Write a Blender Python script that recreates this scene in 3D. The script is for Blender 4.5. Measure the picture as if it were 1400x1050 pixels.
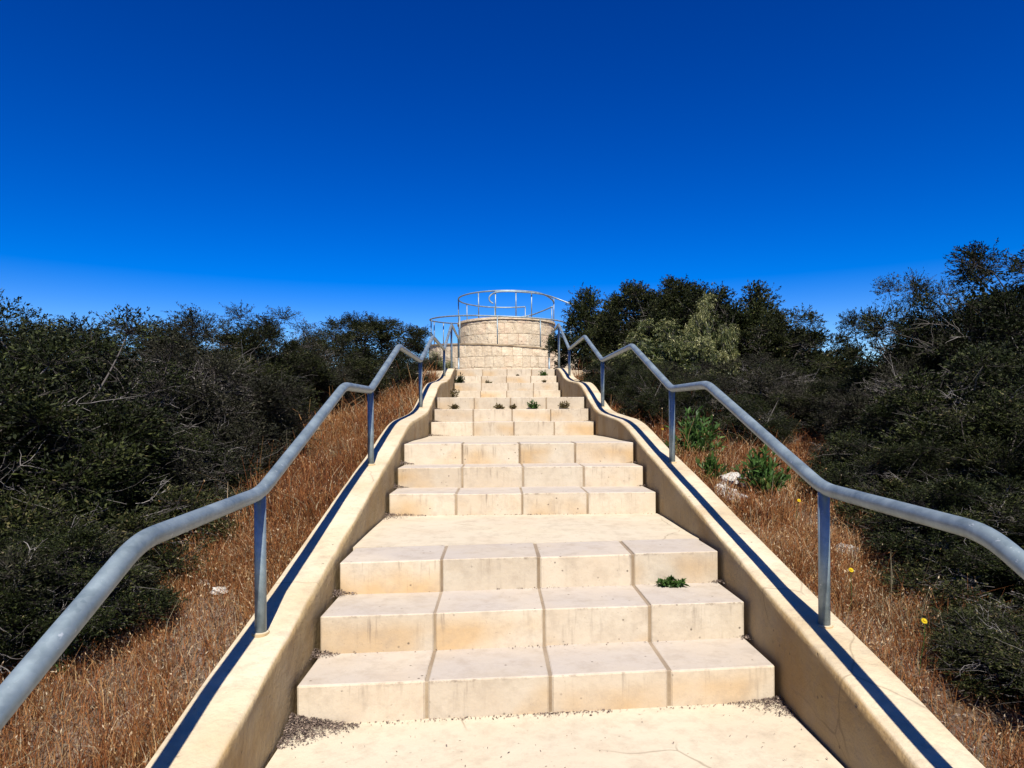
import bpy, bmesh, math, random
import numpy as np
from mathutils import Vector

random.seed(7)
rng = np.random.default_rng(11)
for o in list(bpy.data.objects):
    bpy.data.objects.remove(o, do_unlink=True)
scene = bpy.context.scene
COL = scene.collection
EYE = 1.234                      # eye height above the lowest landing
R = math.radians

# ------------------------------------------------------------------ camera
cam = bpy.data.cameras.new('camera')
cam.lens = 23.14
cam.sensor_width = 36
cam.shift_y = 44 / 1400
cam.clip_start = 0.02
cam.clip_end = 3000
camo = bpy.data.objects.new('camera', cam)
COL.objects.link(camo)
camo.location = (0, 0, EYE)
camo.rotation_mode = 'XYZ'
camo.rotation_euler = (R(90), R(0.3), R(-1.337))
scene.camera = camo

# ------------------------------------------------------------------ sky and sun
SUN_EL, SUN_AZ = 51.0, 5.0       # azimuth: degrees right of straight behind the camera
sd = Vector((math.cos(R(SUN_EL)) * math.sin(R(SUN_AZ)), -math.cos(R(SUN_EL)) * math.cos(R(SUN_AZ)), math.sin(R(SUN_EL))))
world = bpy.data.worlds.new('World')
scene.world = world
world.use_nodes = True
wn = world.node_tree.nodes
wl = world.node_tree.links
wn.clear()
sky = wn.new('ShaderNodeTexSky')
sky.sky_type = 'NISHITA'
sky.sun_disc = False
sky.sun_elevation = R(SUN_EL)
sky.sun_rotation = math.atan2(sd.x, sd.y)
sky.altitude = 300
sky.air_density = 1.0
sky.dust_density = 0.0
sky.ozone_density = 3.0
gam = wn.new('ShaderNodeGamma')
gam.inputs[1].default_value = 1.35
hsv = wn.new('ShaderNodeHueSaturation')
hsv.inputs['Hue'].default_value = 0.522
hsv.inputs['Saturation'].default_value = 1.4
hsv.inputs['Value'].default_value = 0.39
bg = wn.new('ShaderNodeBackground')
bg.inputs[1].default_value = 0.1
wo = wn.new('ShaderNodeOutputWorld')
wl.new(sky.outputs[0], gam.inputs[0])
wl.new(gam.outputs[0], hsv.inputs['Color'])
wl.new(hsv.outputs[0], bg.inputs[0])
wl.new(bg.outputs[0], wo.inputs[0])
sun = bpy.data.lights.new('sun', 'SUN')
sun.energy = 5.0
sun.angle = R(0.5)
sun.color = (1, 0.95, 0.86)
suno = bpy.data.objects.new('sun', sun)
COL.objects.link(suno)
suno.rotation_euler = sd.to_track_quat('Z', 'Y').to_euler()
suno.location = sd * 50

scene.view_settings.view_transform = 'Standard'
scene.view_settings.look = 'None'
scene.view_settings.exposure = 0.9
scene.view_settings.gamma = 1
scene.view_settings.use_curve_mapping = False

# ------------------------------------------------------------------ node helpers
ALB = 0.71                        # surface colours below are quoted relative to this
class NT:
    def __init__(self, name):
        self.m = bpy.data.materials.new(name)
        self.m.use_nodes = True
        self.t = self.m.node_tree
        self.t.nodes.clear()
        self.out = self.n('ShaderNodeOutputMaterial')
    def n(self, typ, **kw):
        nd = self.t.nodes.new(typ)
        for k, v in kw.items():
            setattr(nd, k, v)
        return nd
    def put(self, sock, v):
        if isinstance(v, bpy.types.NodeSocket):
            self.t.links.new(v, sock)
        elif isinstance(v, (tuple, list)) and len(v) == 3 and sock.type == 'RGBA':
            sock.default_value = (*v, 1)
        else:
            sock.default_value = v
    def noise(self, vec, scale, detail=5, rough=0.55):
        nd = self.n('ShaderNodeTexNoise')
        self.put(nd.inputs['Vector'], vec)
        nd.inputs['Scale'].default_value = scale
        nd.inputs['Detail'].default_value = detail
        nd.inputs['Roughness'].default_value = rough
        return nd.outputs['Fac']
    def voro(self, vec, scale, out='Distance'):
        nd = self.n('ShaderNodeTexVoronoi')
        self.put(nd.inputs['Vector'], vec)
        nd.inputs['Scale'].default_value = scale
        return nd.outputs[out]
    def rng(self, v, a, b, c=0.0, d=1.0):
        nd = self.n('ShaderNodeMapRange')
        self.put(nd.inputs[0], v)
        for i, x in enumerate((a, b, c, d)):
            nd.inputs[i + 1].default_value = x
        return nd.outputs[0]
    def math(self, op, a, b=0.0):
        nd = self.n('ShaderNodeMath', operation=op)
        self.put(nd.inputs[0], a)
        self.put(nd.inputs[1], b)
        return nd.outputs[0]
    def mix(self, f, a, b, mode='MIX'):
        nd = self.n('ShaderNodeMix', data_type='RGBA', blend_type=mode)
        self.put(nd.inputs[0], f)
        self.put(nd.inputs[6], a)
        self.put(nd.inputs[7], b)
        return nd.outputs[2]
    def vscale(self, vec, s):
        nd = self.n('ShaderNodeVectorMath', operation='MULTIPLY')
        self.put(nd.inputs[0], vec)
        nd.inputs[1].default_value = s
        return nd.outputs[0]
    def bump(self, h, strength, dist, normal=None):
        nd = self.n('ShaderNodeBump')
        nd.inputs['Strength'].default_value = strength
        nd.inputs['Distance'].default_value = dist
        self.put(nd.inputs['Height'], h)
        if normal is not None:
            self.put(nd.inputs['Normal'], normal)
        return nd.outputs[0]
    def bsdf(self, col, rough=0.8, spec=0.3, metal=0.0, normal=None):
        b = self.n('ShaderNodeBsdfPrincipled')
        self.put(b.inputs['Base Color'], col)
        self.put(b.inputs['Roughness'], rough)
        self.put(b.inputs['Specular IOR Level'], spec)
        self.put(b.inputs['Metallic'], metal)
        if normal is not None:
            self.put(b.inputs['Normal'], normal)
        return b.outputs[0]
    def done(self, sh):
        self.t.links.new(sh, self.out.inputs['Surface'])
        return self.m

def limestone(name, c1, c2, stain, grey=(0.36, 0.32, 0.29), greyamt=0.5, stainamt=0.7, pit=0.6, relief=0.004, streak=0.35, rand=0.12, pitscale=22, cracks=0.0):
    t = NT(name)
    tc = t.n('ShaderNodeTexCoord').outputs['Object']
    info = t.n('ShaderNodeObjectInfo').outputs['Random']
    ofs = t.n('ShaderNodeCombineXYZ')
    t.put(ofs.inputs[0], t.math('MULTIPLY', info, 37.0))
    t.put(ofs.inputs[1], t.math('MULTIPLY', info, 91.0))
    v = t.n('ShaderNodeVectorMath', operation='ADD')
    t.put(v.inputs[0], tc)
    t.put(v.inputs[1], ofs.outputs[0])
    p = v.outputs[0]
    col = t.mix(t.rng(t.noise(p, 2.6, 6), 0.32, 0.68), c1, c2)
    # warm iron stains, one blotch or so per block
    hat = t.n('ShaderNodeAttribute', attribute_name='rise').outputs['Fac']
    sf = t.math('MULTIPLY', t.rng(t.noise(p, 1.9, 3, 0.4), 0.52, 0.66), t.math('MULTIPLY', t.rng(hat, 1.0, 0.6), stainamt))
    col = t.mix(sf, col, stain)
    # per piece tone
    col = t.mix(1.0, col, t.mix(info, (1 - rand, 1 - rand, 1 - rand), (1 + rand * .5, 1 + rand * .45, 1 + rand * .35)), 'MULTIPLY')
    # grey weathering on walked faces (up-facing), patchy; on the walls it paints sunlit tops
    geo = t.n('ShaderNodeNewGeometry')
    sep = t.n('ShaderNodeSeparateXYZ')
    t.put(sep.inputs[0], geo.outputs['Normal'])
    up = t.rng(sep.outputs[2], 0.6, 0.95)
    gw = t.math('MULTIPLY', t.math('MULTIPLY', t.rng(t.noise(p, 2.4, 4, 0.5), 0.25, 0.6, 0.35, 1.0), up), greyamt)
    col = t.mix(gw, col, grey)
    # dark run-off streaks on upright faces
    st = t.noise(t.vscale(p, (42, 42, 3.0)), 1.0, 5, 0.65)
    sm = t.math('MULTIPLY', t.rng(st, 0.54, 0.74), t.math('MULTIPLY', t.rng(t.noise(p, 4.5, 3), 0.42, 0.64), streak))
    sm = t.math('MULTIPLY', sm, t.math('SUBTRACT', 1.0, up))
    sm = t.math('MULTIPLY', sm, t.rng(hat, 0.35, 1.0, 0.45, 1.6))
    # grime caught just under the nosing
    lip = t.math('MULTIPLY', t.rng(hat, 0.90, 0.97), t.rng(t.noise(p, 26, 5, 0.7), 0.50, 0.66))
    sm = t.math('MAXIMUM', sm, t.math('MULTIPLY', t.math('MULTIPLY', t.math('MULTIPLY', lip, t.math('SUBTRACT', 1.0, up)), streak), t.rng(t.noise(p, 3, 2), .4, .6, .3, 1.1)))
    col = t.mix(sm, col, (0.16, 0.12, 0.09))
    # fine speckle and pits
    sp = t.rng(t.noise(p, 95, 3, 0.7), 0.62, 0.74)
    col = t.mix(t.math('MULTIPLY', sp, t.math('MULTIPLY', t.rng(t.noise(p, 5, 3), .48, .62), 0.55)), col, (0.14, 0.11, 0.08))
    pd = t.voro(p, pitscale)
    pm = t.math('MULTIPLY', t.rng(pd, 0.16, 0.07), t.rng(t.noise(p, 6.5, 2), 0.54, 0.6))
    col = t.mix(t.math('MULTIPLY', pm, pit), col, (0.09, 0.07, 0.05))
    # broad mottling
    col = t.mix(t.math('MULTIPLY', t.rng(t.noise(p, 11, 6, 0.7), 0.47, 0.72), 0.42), col, (0.33, 0.26, 0.19))
    if cracks:
        wv = t.n('ShaderNodeVectorMath', operation='ADD')
        t.put(wv.inputs[0], p)
        nc = t.n('ShaderNodeTexNoise')
        nc.inputs['Scale'].default_value = 5
        t.put(nc.inputs['Vector'], p)
        t.put(wv.inputs[1], t.vscale(nc.outputs['Color'], (.09, .09, .09)))
        vd = t.n('ShaderNodeTexVoronoi', feature='DISTANCE_TO_EDGE')
        t.put(vd.inputs['Vector'], wv.outputs[0])
        vd.inputs['Scale'].default_value = 1.1
        cm = t.math('MULTIPLY', t.rng(vd.outputs['Distance'], 0.007, 0.001), t.rng(t.noise(p, 1.7, 2), .52, .60))
        col = t.mix(t.math('MULTIPLY', cm, cracks), col, (0.13, 0.09, 0.05))
    col = t.mix(1.0, col, (ALB, ALB, ALB), 'MULTIPLY')
    h = t.math('ADD', t.noise(p, 28, 8, 0.65), t.math('MULTIPLY', pm, -0.5))
    h2 = t.noise(p, 5, 4)
    nrm = t.bump(h, 0.6, relief)
    nrm = t.bump(h2, 0.5, relief * 3, nrm)
    return t.done(t.bsdf(col, 0.88, 0.2, 0, nrm))

M = {}
M['block'] = limestone('block_limestone', (0.575, 0.465, 0.335), (0.65, 0.56, 0.43), (0.56, 0.37, 0.18), grey=(0.505, 0.445, 0.385), greyamt=0.95, stainamt=0.8, streak=0.75, pit=0.8)
M['landing'] = limestone('landing_screed', (0.66, 0.56, 0.40), (0.72, 0.63, 0.47), (0.62, 0.46, 0.30), greyamt=0.6, grey=(0.60, 0.52, 0.40), stainamt=0.45, cracks=0.45, pit=0.4, relief=0.003)
M['wall'] = limestone('wall_render', (0.45, 0.315, 0.145), (0.56, 0.43, 0.25), (0.42, 0.26, 0.10), grey=(0.68, 0.575, 0.405), greyamt=1.0, stainamt=0.8, relief=0.012, streak=0.85, cracks=0.4)  # pale top over darker ochre sides: sun and shade put into the colour
M['mortar'] = limestone('mortar', (0.22, 0.155, 0.095), (0.44, 0.34, 0.22), (0.2, 0.13, 0.07), greyamt=0.3, relief=0.006)
M['rough_block'] = limestone('rock_face_limestone', (0.62, 0.49, 0.34), (0.72, 0.61, 0.45), (0.66, 0.46, 0.32), greyamt=0.2, stainamt=0.5, pit=1.0, relief=0.03, streak=0.2, rand=0.10, pitscale=7)
M['tower_mortar'] = limestone('tower_mortar', (0.50, 0.38, 0.25), (0.60, 0.49, 0.35), (0.4, 0.28, 0.16), greyamt=0.3, relief=0.006)
M['rock'] = limestone('white_rock', (0.55, 0.52, 0.47), (0.68, 0.66, 0.62), (0.5, 0.4, 0.3), greyamt=0.3, stainamt=0.3, relief=0.02)

def steel():
    t = NT('galvanised_steel')
    tc = t.n('ShaderNodeTexCoord').outputs['Object']
    n = t.noise(tc, 9, 6, 0.6)
    sp = t.voro(tc, 70, 'Color')
    s = t.n('ShaderNodeSeparateColor')
    t.put(s.inputs[0], sp)
    col = t.mix(t.rng(n, 0.35, 0.65), (0.125, 0.165, 0.185), (0.225, 0.28, 0.305))
    col = t.mix(t.math('MULTIPLY', s.outputs[0], 0.18), col, (0.36, 0.41, 0.43))
    scuff = t.rng(t.noise(tc, 34, 3, 0.7), 0.66, 0.72)
    col = t.mix(t.math('MULTIPLY', scuff, 0.5), col, (0.55, 0.58, 0.60))
    ru = t.rng(n, 0.3, 0.7, 0.40, 0.56)
    return t.done(t.bsdf(col, ru, 0.5, 0.45, t.bump(t.noise(tc, 60, 4), 0.15, 0.002)))
M['steel'] = steel()

def plant_mat(name, stops, rough=0.5, spec=0.35, trans=0.2):
    t = NT(name)
    at = t.n('ShaderNodeAttribute', attribute_name='tint')
    info = t.n('ShaderNodeObjectInfo').outputs['Random']
    f = t.math('ADD', at.outputs['Fac'], t.rng(info, 0, 1, -0.06, 0.06))
    cr = t.n('ShaderNodeValToRGB')
    e = cr.color_ramp.elements
    while len(e) < len(stops):
        e.new(0.5)
    for i, (p, c) in enumerate(stops):
        e[i].position = p
        e[i].color = (c[0] * ALB, c[1] * ALB, c[2] * ALB, 1)
    t.put(cr.inputs[0], f)
    a = t.bsdf(cr.outputs[0], rough, spec)
    if trans:
        tr = t.n('ShaderNodeBsdfTranslucent')
        t.put(tr.inputs[0], cr.outputs[0])
        mx = t.n('ShaderNodeMixShader')
        mx.inputs[0].default_value = trans
        t.put(mx.inputs[1], a)
        t.put(mx.inputs[2], tr.outputs[0])
        a = mx.outputs[0]
    return t.done(a)
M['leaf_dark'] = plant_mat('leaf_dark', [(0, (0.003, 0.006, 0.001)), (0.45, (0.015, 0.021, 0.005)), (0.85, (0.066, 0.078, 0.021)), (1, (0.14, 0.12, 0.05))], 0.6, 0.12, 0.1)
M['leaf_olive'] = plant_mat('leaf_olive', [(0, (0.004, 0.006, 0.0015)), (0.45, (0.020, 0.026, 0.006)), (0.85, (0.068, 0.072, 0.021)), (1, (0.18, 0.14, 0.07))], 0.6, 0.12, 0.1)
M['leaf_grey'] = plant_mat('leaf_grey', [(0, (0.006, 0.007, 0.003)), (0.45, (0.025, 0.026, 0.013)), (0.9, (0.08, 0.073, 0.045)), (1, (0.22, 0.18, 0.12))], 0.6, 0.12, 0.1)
M['leaf_pale'] = plant_mat('leaf_pale', [(0, (0.015, 0.028, 0.006)), (0.3, (0.06, 0.08, 0.018)), (0.65, (0.28, 0.28, 0.10)), (1, (0.55, 0.50, 0.26))])
M['leaf_green'] = plant_mat('leaf_green', [(0, (0.03, 0.075, 0.012)), (0.6, (0.065, 0.14, 0.025)), (1, (0.16, 0.22, 0.06))], trans=0.3)
M['leaf_dry'] = plant_mat('leaf_dry', [(0, (0.07, 0.045, 0.02)), (0.5, (0.15, 0.11, 0.04)), (1, (0.20, 0.18, 0.06))])
M['twig'] = plant_mat('grey_twig', [(0, (0.02, 0.016, 0.013)), (0.55, (0.075, 0.064, 0.058)), (1, (0.34, 0.31, 0.29))], 0.85, 0.2, 0)
M['grass'] = plant_mat('dry_grass', [(0, (0.07, 0.026, 0.012)), (0.3, (0.22, 0.068, 0.020)), (0.55, (0.36, 0.150, 0.046)), (0.8, (0.50, 0.33, 0.15)), (0.93, (0.66, 0.53, 0.36)), (1, (0.07, 0.095, 0.022))], 0.7, 0.2, 0.25)
M['litter'] = plant_mat('leaf_litter', [(0, (0.07, 0.05, 0.04)), (0.6, (0.19, 0.14, 0.115)), (1, (0.38, 0.29, 0.22))], 0.9, 0.2, 0)
M['petal'] = plant_mat('yellow_petal', [(0, (0.75, 0.50, 0.01)), (1, (0.85, 0.68, 0.03))], 0.6, 0.2, 0.2)

def ground_mat():
    t = NT('sandy_ground')
    tc = t.n('ShaderNodeTexCoord').outputs['Object']
    c = t.mix(t.rng(t.noise(tc, 1.3, 6), .35, .65), (0.13, 0.085, 0.055), (0.26, 0.19, 0.135))
    c = t.mix(t.rng(t.noise(tc, 38, 5, .7), .5, .7), c, (0.34, 0.27, 0.2))
    c = t.mix(t.rng(t.noise(tc, 9, 5, .7), .55, .7), c, (0.10, 0.055, 0.03))
    far = t.n('ShaderNodeVectorMath', operation='LENGTH')
    t.put(far.inputs[0], tc)
    scrub = t.mix(t.rng(t.noise(tc, 0.4, 6), .4, .6), (0.03, 0.042, 0.018), (0.075, 0.07, 0.04))
    c = t.mix(t.rng(far.outputs['Value'], 30, 60), c, scrub)
    c = t.mix(1.0, c, (ALB, ALB, ALB), 'MULTIPLY')
    return t.done(t.bsdf(c, 0.95, 0.1, 0, t.bump(t.noise(tc, 30, 8, .7), .8, .03)))
M['ground'] = ground_mat()

# ------------------------------------------------------------------ object helpers
def mesh_of(name, V, F, tint=None):
    me = bpy.data.meshes.new(name)
    if isinstance(F, np.ndarray):
        V = np.asarray(V, np.float32)
        k = F.shape[1]
        me.vertices.add(len(V))
        me.vertices.foreach_set('co', V.ravel())
        me.loops.add(F.size)
        me.loops.foreach_set('vertex_index', F.astype(np.int32).ravel())
        me.polygons.add(len(F))
        me.polygons.foreach_set('loop_start', np.arange(0, F.size, k, dtype=np.int32))
        me.update(calc_edges=True)
    else:
        me.from_pydata([tuple(v) for v in V], [], [tuple(f) for f in F])
    if tint is not None:
        a = me.attributes.new('tint', 'FLOAT', 'FACE')
        a.data.foreach_set('value', np.asarray(tint, np.float32))
    me.validate()
    return me

def obj(name, V, F, mat, parent=None, org=(0, 0, 0), smooth=False, tint=None):
    """V in world coordinates; org = world position of the top-level thing."""
    V = np.asarray(V, float) - np.asarray(org, float)
    me = mesh_of(name, V, F, tint)
    me.materials.append(M[mat] if isinstance(mat, str) else mat)
    if smooth:
        me.polygons.foreach_set('use_smooth', [True] * len(me.polygons))
    o = bpy.data.objects.new(name, me)
    COL.objects.link(o)
    if parent is not None:
        o.parent = parent
    else:
        o.location = org
    return o

def tag(o, label, cat, group=None):
    o['label'] = label
    o['category'] = cat
    if group:
        o['group'] = group
    return o

def thing(name, loc, label, cat, group=None):
    o = bpy.data.objects.new(name, None)
    o.empty_display_size = 0.1
    COL.objects.link(o)
    o.location = loc
    return tag(o, label, cat, group)

class MB:
    def __init__(self):
        self.V, self.F, self.T = [], [], []
    def add(self, V, F, t=0.5):
        b = len(self.V)
        self.V += [tuple(v) for v in V]
        self.F += [tuple(i + b for i in f) for f in F]
        self.T += [t] * len(F)

def fillet(P, rad, n=5):
    P = [Vector(p) for p in P]
    out = [P[0]]
    for a, b, c in zip(P, P[1:], P[2:]):
        d1, d2 = (a - b), (c - b)
        r = min(rad, d1.length * .45, d2.length * .45)
        s, e = b + d1.normalized() * r, b + d2.normalized() * r
        for k in range(n + 1):
            t = k / n
            out.append(s * (1 - t) ** 2 + b * 2 * t * (1 - t) + e * t * t)
    out.append(P[-1])
    return out

def tube(P, rad, n=16, cap=True):
    P = [Vector(p) for p in P]
    rads = rad if isinstance(rad, (list, tuple)) else [rad] * len(P)
    V, F = [], []
    up = None
    for i, p in enumerate(P):
        d = (P[min(i + 1, len(P) - 1)] - P[max(i - 1, 0)]).normalized()
        if up is None:
            up = d.orthogonal().normalized()
        up = (up - d * up.dot(d))
        up = up.normalized() if up.length > 1e-6 else d.orthogonal().normalized()
        sd_ = d.cross(up)
        for k in range(n):
            a = 2 * math.pi * k / n
            V.append(p + (up * math.cos(a) + sd_ * math.sin(a)) * rads[i])
    for i in range(len(P) - 1):
        for k in range(n):
            k2 = (k + 1) % n
            F.append((i * n + k, i * n + k2, (i + 1) * n + k2, (i + 1) * n + k))
    if cap:
        F.append(tuple(range(n - 1, -1, -1)))
        F.append(tuple((len(P) - 1) * n + k for k in range(n)))
    return V, F

# ------------------------------------------------------------------ site profile (heights relative to the eye)
CX = 0.195                        # stair centre line
PY = np.array([-3, 0, .4, 1.2, 1.93, 2.25, 2.75, 3.45, 3.8, 4.25, 5.0, 5.4, 5.9, 6.3, 6.6, 7.0, 7.8, 8.25, 8.65, 9.1, 9.5, 9.9, 11.2, 12.0, 12.4, 13.1, 13.5, 14.0])
PH = np.array([-1.62, -1.55, -1.42, -1.14, -1.045, -.966, -.86, -.708, -.63, -.53, -.37, -.292, -.172, -.085, -.045, -.02, .03, .085, .19, .315, .425, .50, .60, .70, .80, .945, .985, 1.0])
def wall_h(y):
    ys = y + np.linspace(-.14, .14, 7)
    return float(np.interp(ys, PY, PH).mean())

GY = np.array([-400, -120, -40, -10, 0, 2.7, 5, 8, 12, 14, 18, 27, 34, 60, 150, 420])
GH = np.array([-26, -14, -6, -2.9, -1.8, -1.12, -.66, -.2, .45, .75, .85, .8, .2, -4, -14, -30])
def sm_noise(x, y):
    return (np.sin(x * 1.7 + y * .9) + np.sin(x * .6 - y * 1.3 + 1.1) + .6 * np.sin(x * 3.3 + y * 2.7 + .4) + .4 * np.sin(-x * 4.1 + y * 5.2)) / 3
def ground_h(x, y):
    """world z of the terrain"""
    x = np.asarray(x, float); y = np.asarray(y, float)
    d = np.maximum(np.abs(x - CX) - 1.25, 0)
    h = np.interp(y, GY, GH)
    h = h - np.where(x < CX, .16, .10) * np.minimum(d, 6) - .03 * np.maximum(d - 6, 0) - .0002 * np.maximum(d - 6, 0) ** 1.6
    h = h + .07 * sm_noise(x * .9, y * .9) * np.minimum(1, .3 + d)
    inside = (np.abs(x - CX) < 1.12) & (y > -0.5) & (y < 21.4)
    h = np.where(inside, h - 0.42, h)
    return h + EYE

def spaced(fine, lim, grow=1.16, f0=0.3):
    a = list(np.arange(0, fine, f0))
    s = f0
    while a[-1] < lim:
        s *= grow
        a.append(a[-1] + s)
    return a
ax = spaced(7, 900); gx = np.array([-v for v in ax[:0:-1]] + ax) + CX
ay = spaced(16, 900); gy = np.array([-v for v in ax[:0:-1]] + ay)
gx = np.unique(np.concatenate([gx, [CX - 1.121, CX - 1.119, CX + 1.119, CX + 1.121]]))
XX, YY = np.meshgrid(gx, gy)
ZZ = ground_h(XX, YY)
nx = len(gx)
V = np.stack([XX, YY, ZZ], -1).reshape(-1, 3)
ii, jj = np.meshgrid(np.arange(nx - 1), np.arange(len(gy) - 1))
b0 = (jj * nx + ii).ravel()
Fg = np.stack([b0, b0 + 1, b0 + 1 + nx, b0 + nx], -1)
g = obj('ground', V, Fg, 'ground', smooth=True)
g['kind'] = 'structure'

# ------------------------------------------------------------------ staircase
stair_org = (CX, 0, 0)
stair = thing('staircase', stair_org, 'wide pale limestone block staircase climbing between two rendered side walls', 'staircase')

def chamfer_box(x0, x1, y0, y1, z0, z1, skew=0.0, c=0.008, jit=0.0):
    j = lambda: random.uniform(-jit, jit)
    corners = []
    V, F = [], []
    # bottom ring, then chamfered top made of two rings and a lid; vertical edges chamfered too
    def ring(ins, z):
        a, b_, c_, d = x0 + ins, x1 - ins, y0 + ins, y1 - ins
        k = c
        return [(a + k, c_, z), (b_ - k, c_, z), (b_, c_ + k, z), (b_, d - k, z), (b_ - k, d, z), (a + k, d, z), (a, d - k, z), (a, c_ + k, z)]
    rs = [ring(0, z0), ring(0, z1 - c), ring(c * .35, z1 - c * .35), ring(c, z1)]
    tx, ty = j(), j()
    xm, ym = (x0 + x1) / 2, (y0 + y1) / 2
    for r in rs:
        for (x, y, z) in r:
            if z > z0 + .01:
                z += tx * (x - xm) + ty * (y - ym)
            V.append((x, y + skew * (x - CX), z))
    for i in range(3):
        for k in range(8):
            k2 = (k + 1) % 8
            F.append((i * 8 + k, i * 8 + k2, i * 8 + 8 + k2, i * 8 + 8 + k))
    F.append(tuple(range(24, 32)))
    F.append(tuple(range(7, -1, -1)))
    return V, F

SK = 0.08
# front edge distance, tread height relative to the eye, tread depth, skew
STEPS = [(.40, -1.567, .39, 0), (.80, -1.400, .39, 0), (1.20, -1.236, .39, 0),
         (2.73, -1.078, .37, SK), (3.085, -.905, .40, SK), (3.46, -.739, .38, SK),
         (4.93, -.578, .44, 0), (5.36, -.413, .40, 0), (5.74, -.238, .40, 0),
         (8.10, -.070, .46, 0), (8.55, .092, .42, 0), (8.96, .255, .40, 0),
         (12.30, .478, .41, 0), (12.70, .643, .41, 0), (13.10, .802, .41, 0), (13.50, .967, .40, 0)]
LANDH = {0: -1.73, 3: -1.234, 6: -.739, 9: -.238, 12: .305}
def step_base(i):
    return LANDH[i] if i in LANDH else STEPS[i - 1][1]
for i, (y0, h, dep, sk) in enumerate(STEPS):
    zb = step_base(i) + EYE
    zt = h + EYE
    nb = [.514, .508, .508, .470] if i < 6 else [.51, .50, .497, .493]
    off = random.uniform(-.012, .012) if i else 0
    edges = [-1.0]
    for w in nb[:-1]:
        edges.append(edges[-1] + w + random.uniform(-.012, .012) * (i > 5))
    edges.append(1.0)
    edges = [e + CX for e in edges]
    # mortar bed behind and between the blocks: recessed
    V, F = chamfer_box(CX - .99, CX + .99, y0 + .007, y0 + dep - .002, zb - .06, zt - .0055, sk, .004)
    st = obj('step', V, F, 'mortar', stair, stair_org)
    for k in range(4):
        gp = random.uniform(.005, .009)
        V, F = chamfer_box(edges[k] + (gp if k else 0), edges[k + 1] - (gp if k < 3 else 0), y0 + random.uniform(-.002, .002), y0 + dep - .003, zb - .03, zt + random.uniform(-.003, .003), sk, random.uniform(.004, .008), .006)
        bo = obj('block', V, F, 'block', st, stair_org)
        ra = bo.data.attributes.new('rise', 'FLOAT', 'POINT')
        ra.data.foreach_set('value', [max(0.0, (v[2] - zb) / (zt - zb)) for v in V])

def slab(y0, y1, h0, h1, sk0, sk1, x0=-1.015, x1=1.015, thick=.25, nxs=10, nys=12, name='landing'):
    V, F = [], []
    for b in range(nys + 1):
        for a in range(nxs + 1):
            x = x0 + (x1 - x0) * a / nxs
            t = b / nys
            y = y0 + sk0 * x + (y1 + sk1 * x - y0 - sk0 * x) * t
            z = h0 + (h1 - h0) * t + EYE + .003 * math.sin(5 * x + 3 * y) * min(1, 6 * t) * min(1, 6 * (1 - t))
            V.append((x + CX, y, z))
    for b in range(nys):
        for a in range(nxs):
            q = b * (nxs + 1) + a
            F.append((q, q + 1, q + nxs + 2, q + nxs + 1))
    n0 = len(V)
    rim = [a for a in range(nxs + 1)] + [(b + 1) * (nxs + 1) - 1 for b in range(1, nys + 1)] + [nys * (nxs + 1) + a for a in range(nxs - 1, -1, -1)] + [b * (nxs + 1) for b in range(nys - 1, 0, -1)]
    for r in rim:
        V.append((V[r][0], V[r][1], V[r][2] - thick))
    m = len(rim)
    for k in range(m):
        F.append((rim[(k + 1) % m], rim[k], n0 + k, n0 + (k + 1) % m))
    return obj(name, V, F, 'landing', stair, stair_org, smooth=False)
slab(-3, .412, -1.73, -1.73, 0, 0)
slab(1.594, 2.745, -1.236, -1.234, 0, SK)
slab(3.46 + .384, 4.94, -.741, -.739, SK, 0)
slab(5.74 + .404, 8.115, -.240, -.238, 0, 0)
slab(8.96 + .404, 12.315, .253, .305, 0, 0)
slab(13.50 + .404, 21.6, .965, .985, 0, 0, -1.9, 2.1, .6, name='top_landing')

# ------------------------------------------------------------------ side walls
def side_wall(s, label):
    org = (CX + s * 1.12, 0, 0)
    ys = np.arange(-.3, 13.95, .09)
    V, F = [], []
    rr = random.Random(3 if s > 0 else 5)
    w1 = w2 = 0
    for y in ys:
        w1 = .85 * w1 + rr.uniform(-1, 1) * .0016
        w2 = .7 * w2 + rr.uniform(-1, 1) * .0034
        z = wall_h(y) + EYE
        zi = z + w1
        e = w2
        # end of the wall rounds down
        prof = [(1.03, min(z - .62, float(ground_h(CX + s * 1.3, y)) - .3)), (1.03, zi - .10), (1.03, zi - .03), (1.0305 + e * .4, zi - .020), (1.034 + e, zi - .010), (1.040 + e, zi - .003), (1.052, zi), (1.14, zi + .001), (1.238, zi + .001), (1.244, zi - .005), (1.245, zi - .05), (1.247, float(ground_h(CX + s * 1.34, y)) - .35)]
        for (x, zz) in prof:
            V.append((CX + s * x, y, zz))
    n = 12
    for i in range(len(ys) - 1):
        for k in range(n - 1):
            q = (i * n + k, i * n + k + 1, (i + 1) * n + k + 1, (i + 1) * n + k)
            F.append(q if s < 0 else q[::-1])
    F.append(tuple(range(n)) if s > 0 else tuple(range(n))[::-1])
    l0 = (len(ys) - 1) * n
    F.append(tuple(l0 + k for k in range(n))[::-1] if s > 0 else tuple(l0 + k for k in range(n)))
    o = obj('side_wall', V, F, 'wall', None, org, smooth=False)
    me = o.data
    me.polygons.foreach_set('use_smooth', [True] * len(me.polygons))
    me.set_sharp_from_angle(angle=R(50))
    return tag(o, label, 'wall', 'rendered walls flanking the staircase')
side_wall(-1, 'low cream rendered wall along the left edge of the staircase, its inner face catching sun')
side_wall(1, 'low cream rendered wall along the right edge of the staircase, its inner face in shade')

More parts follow.
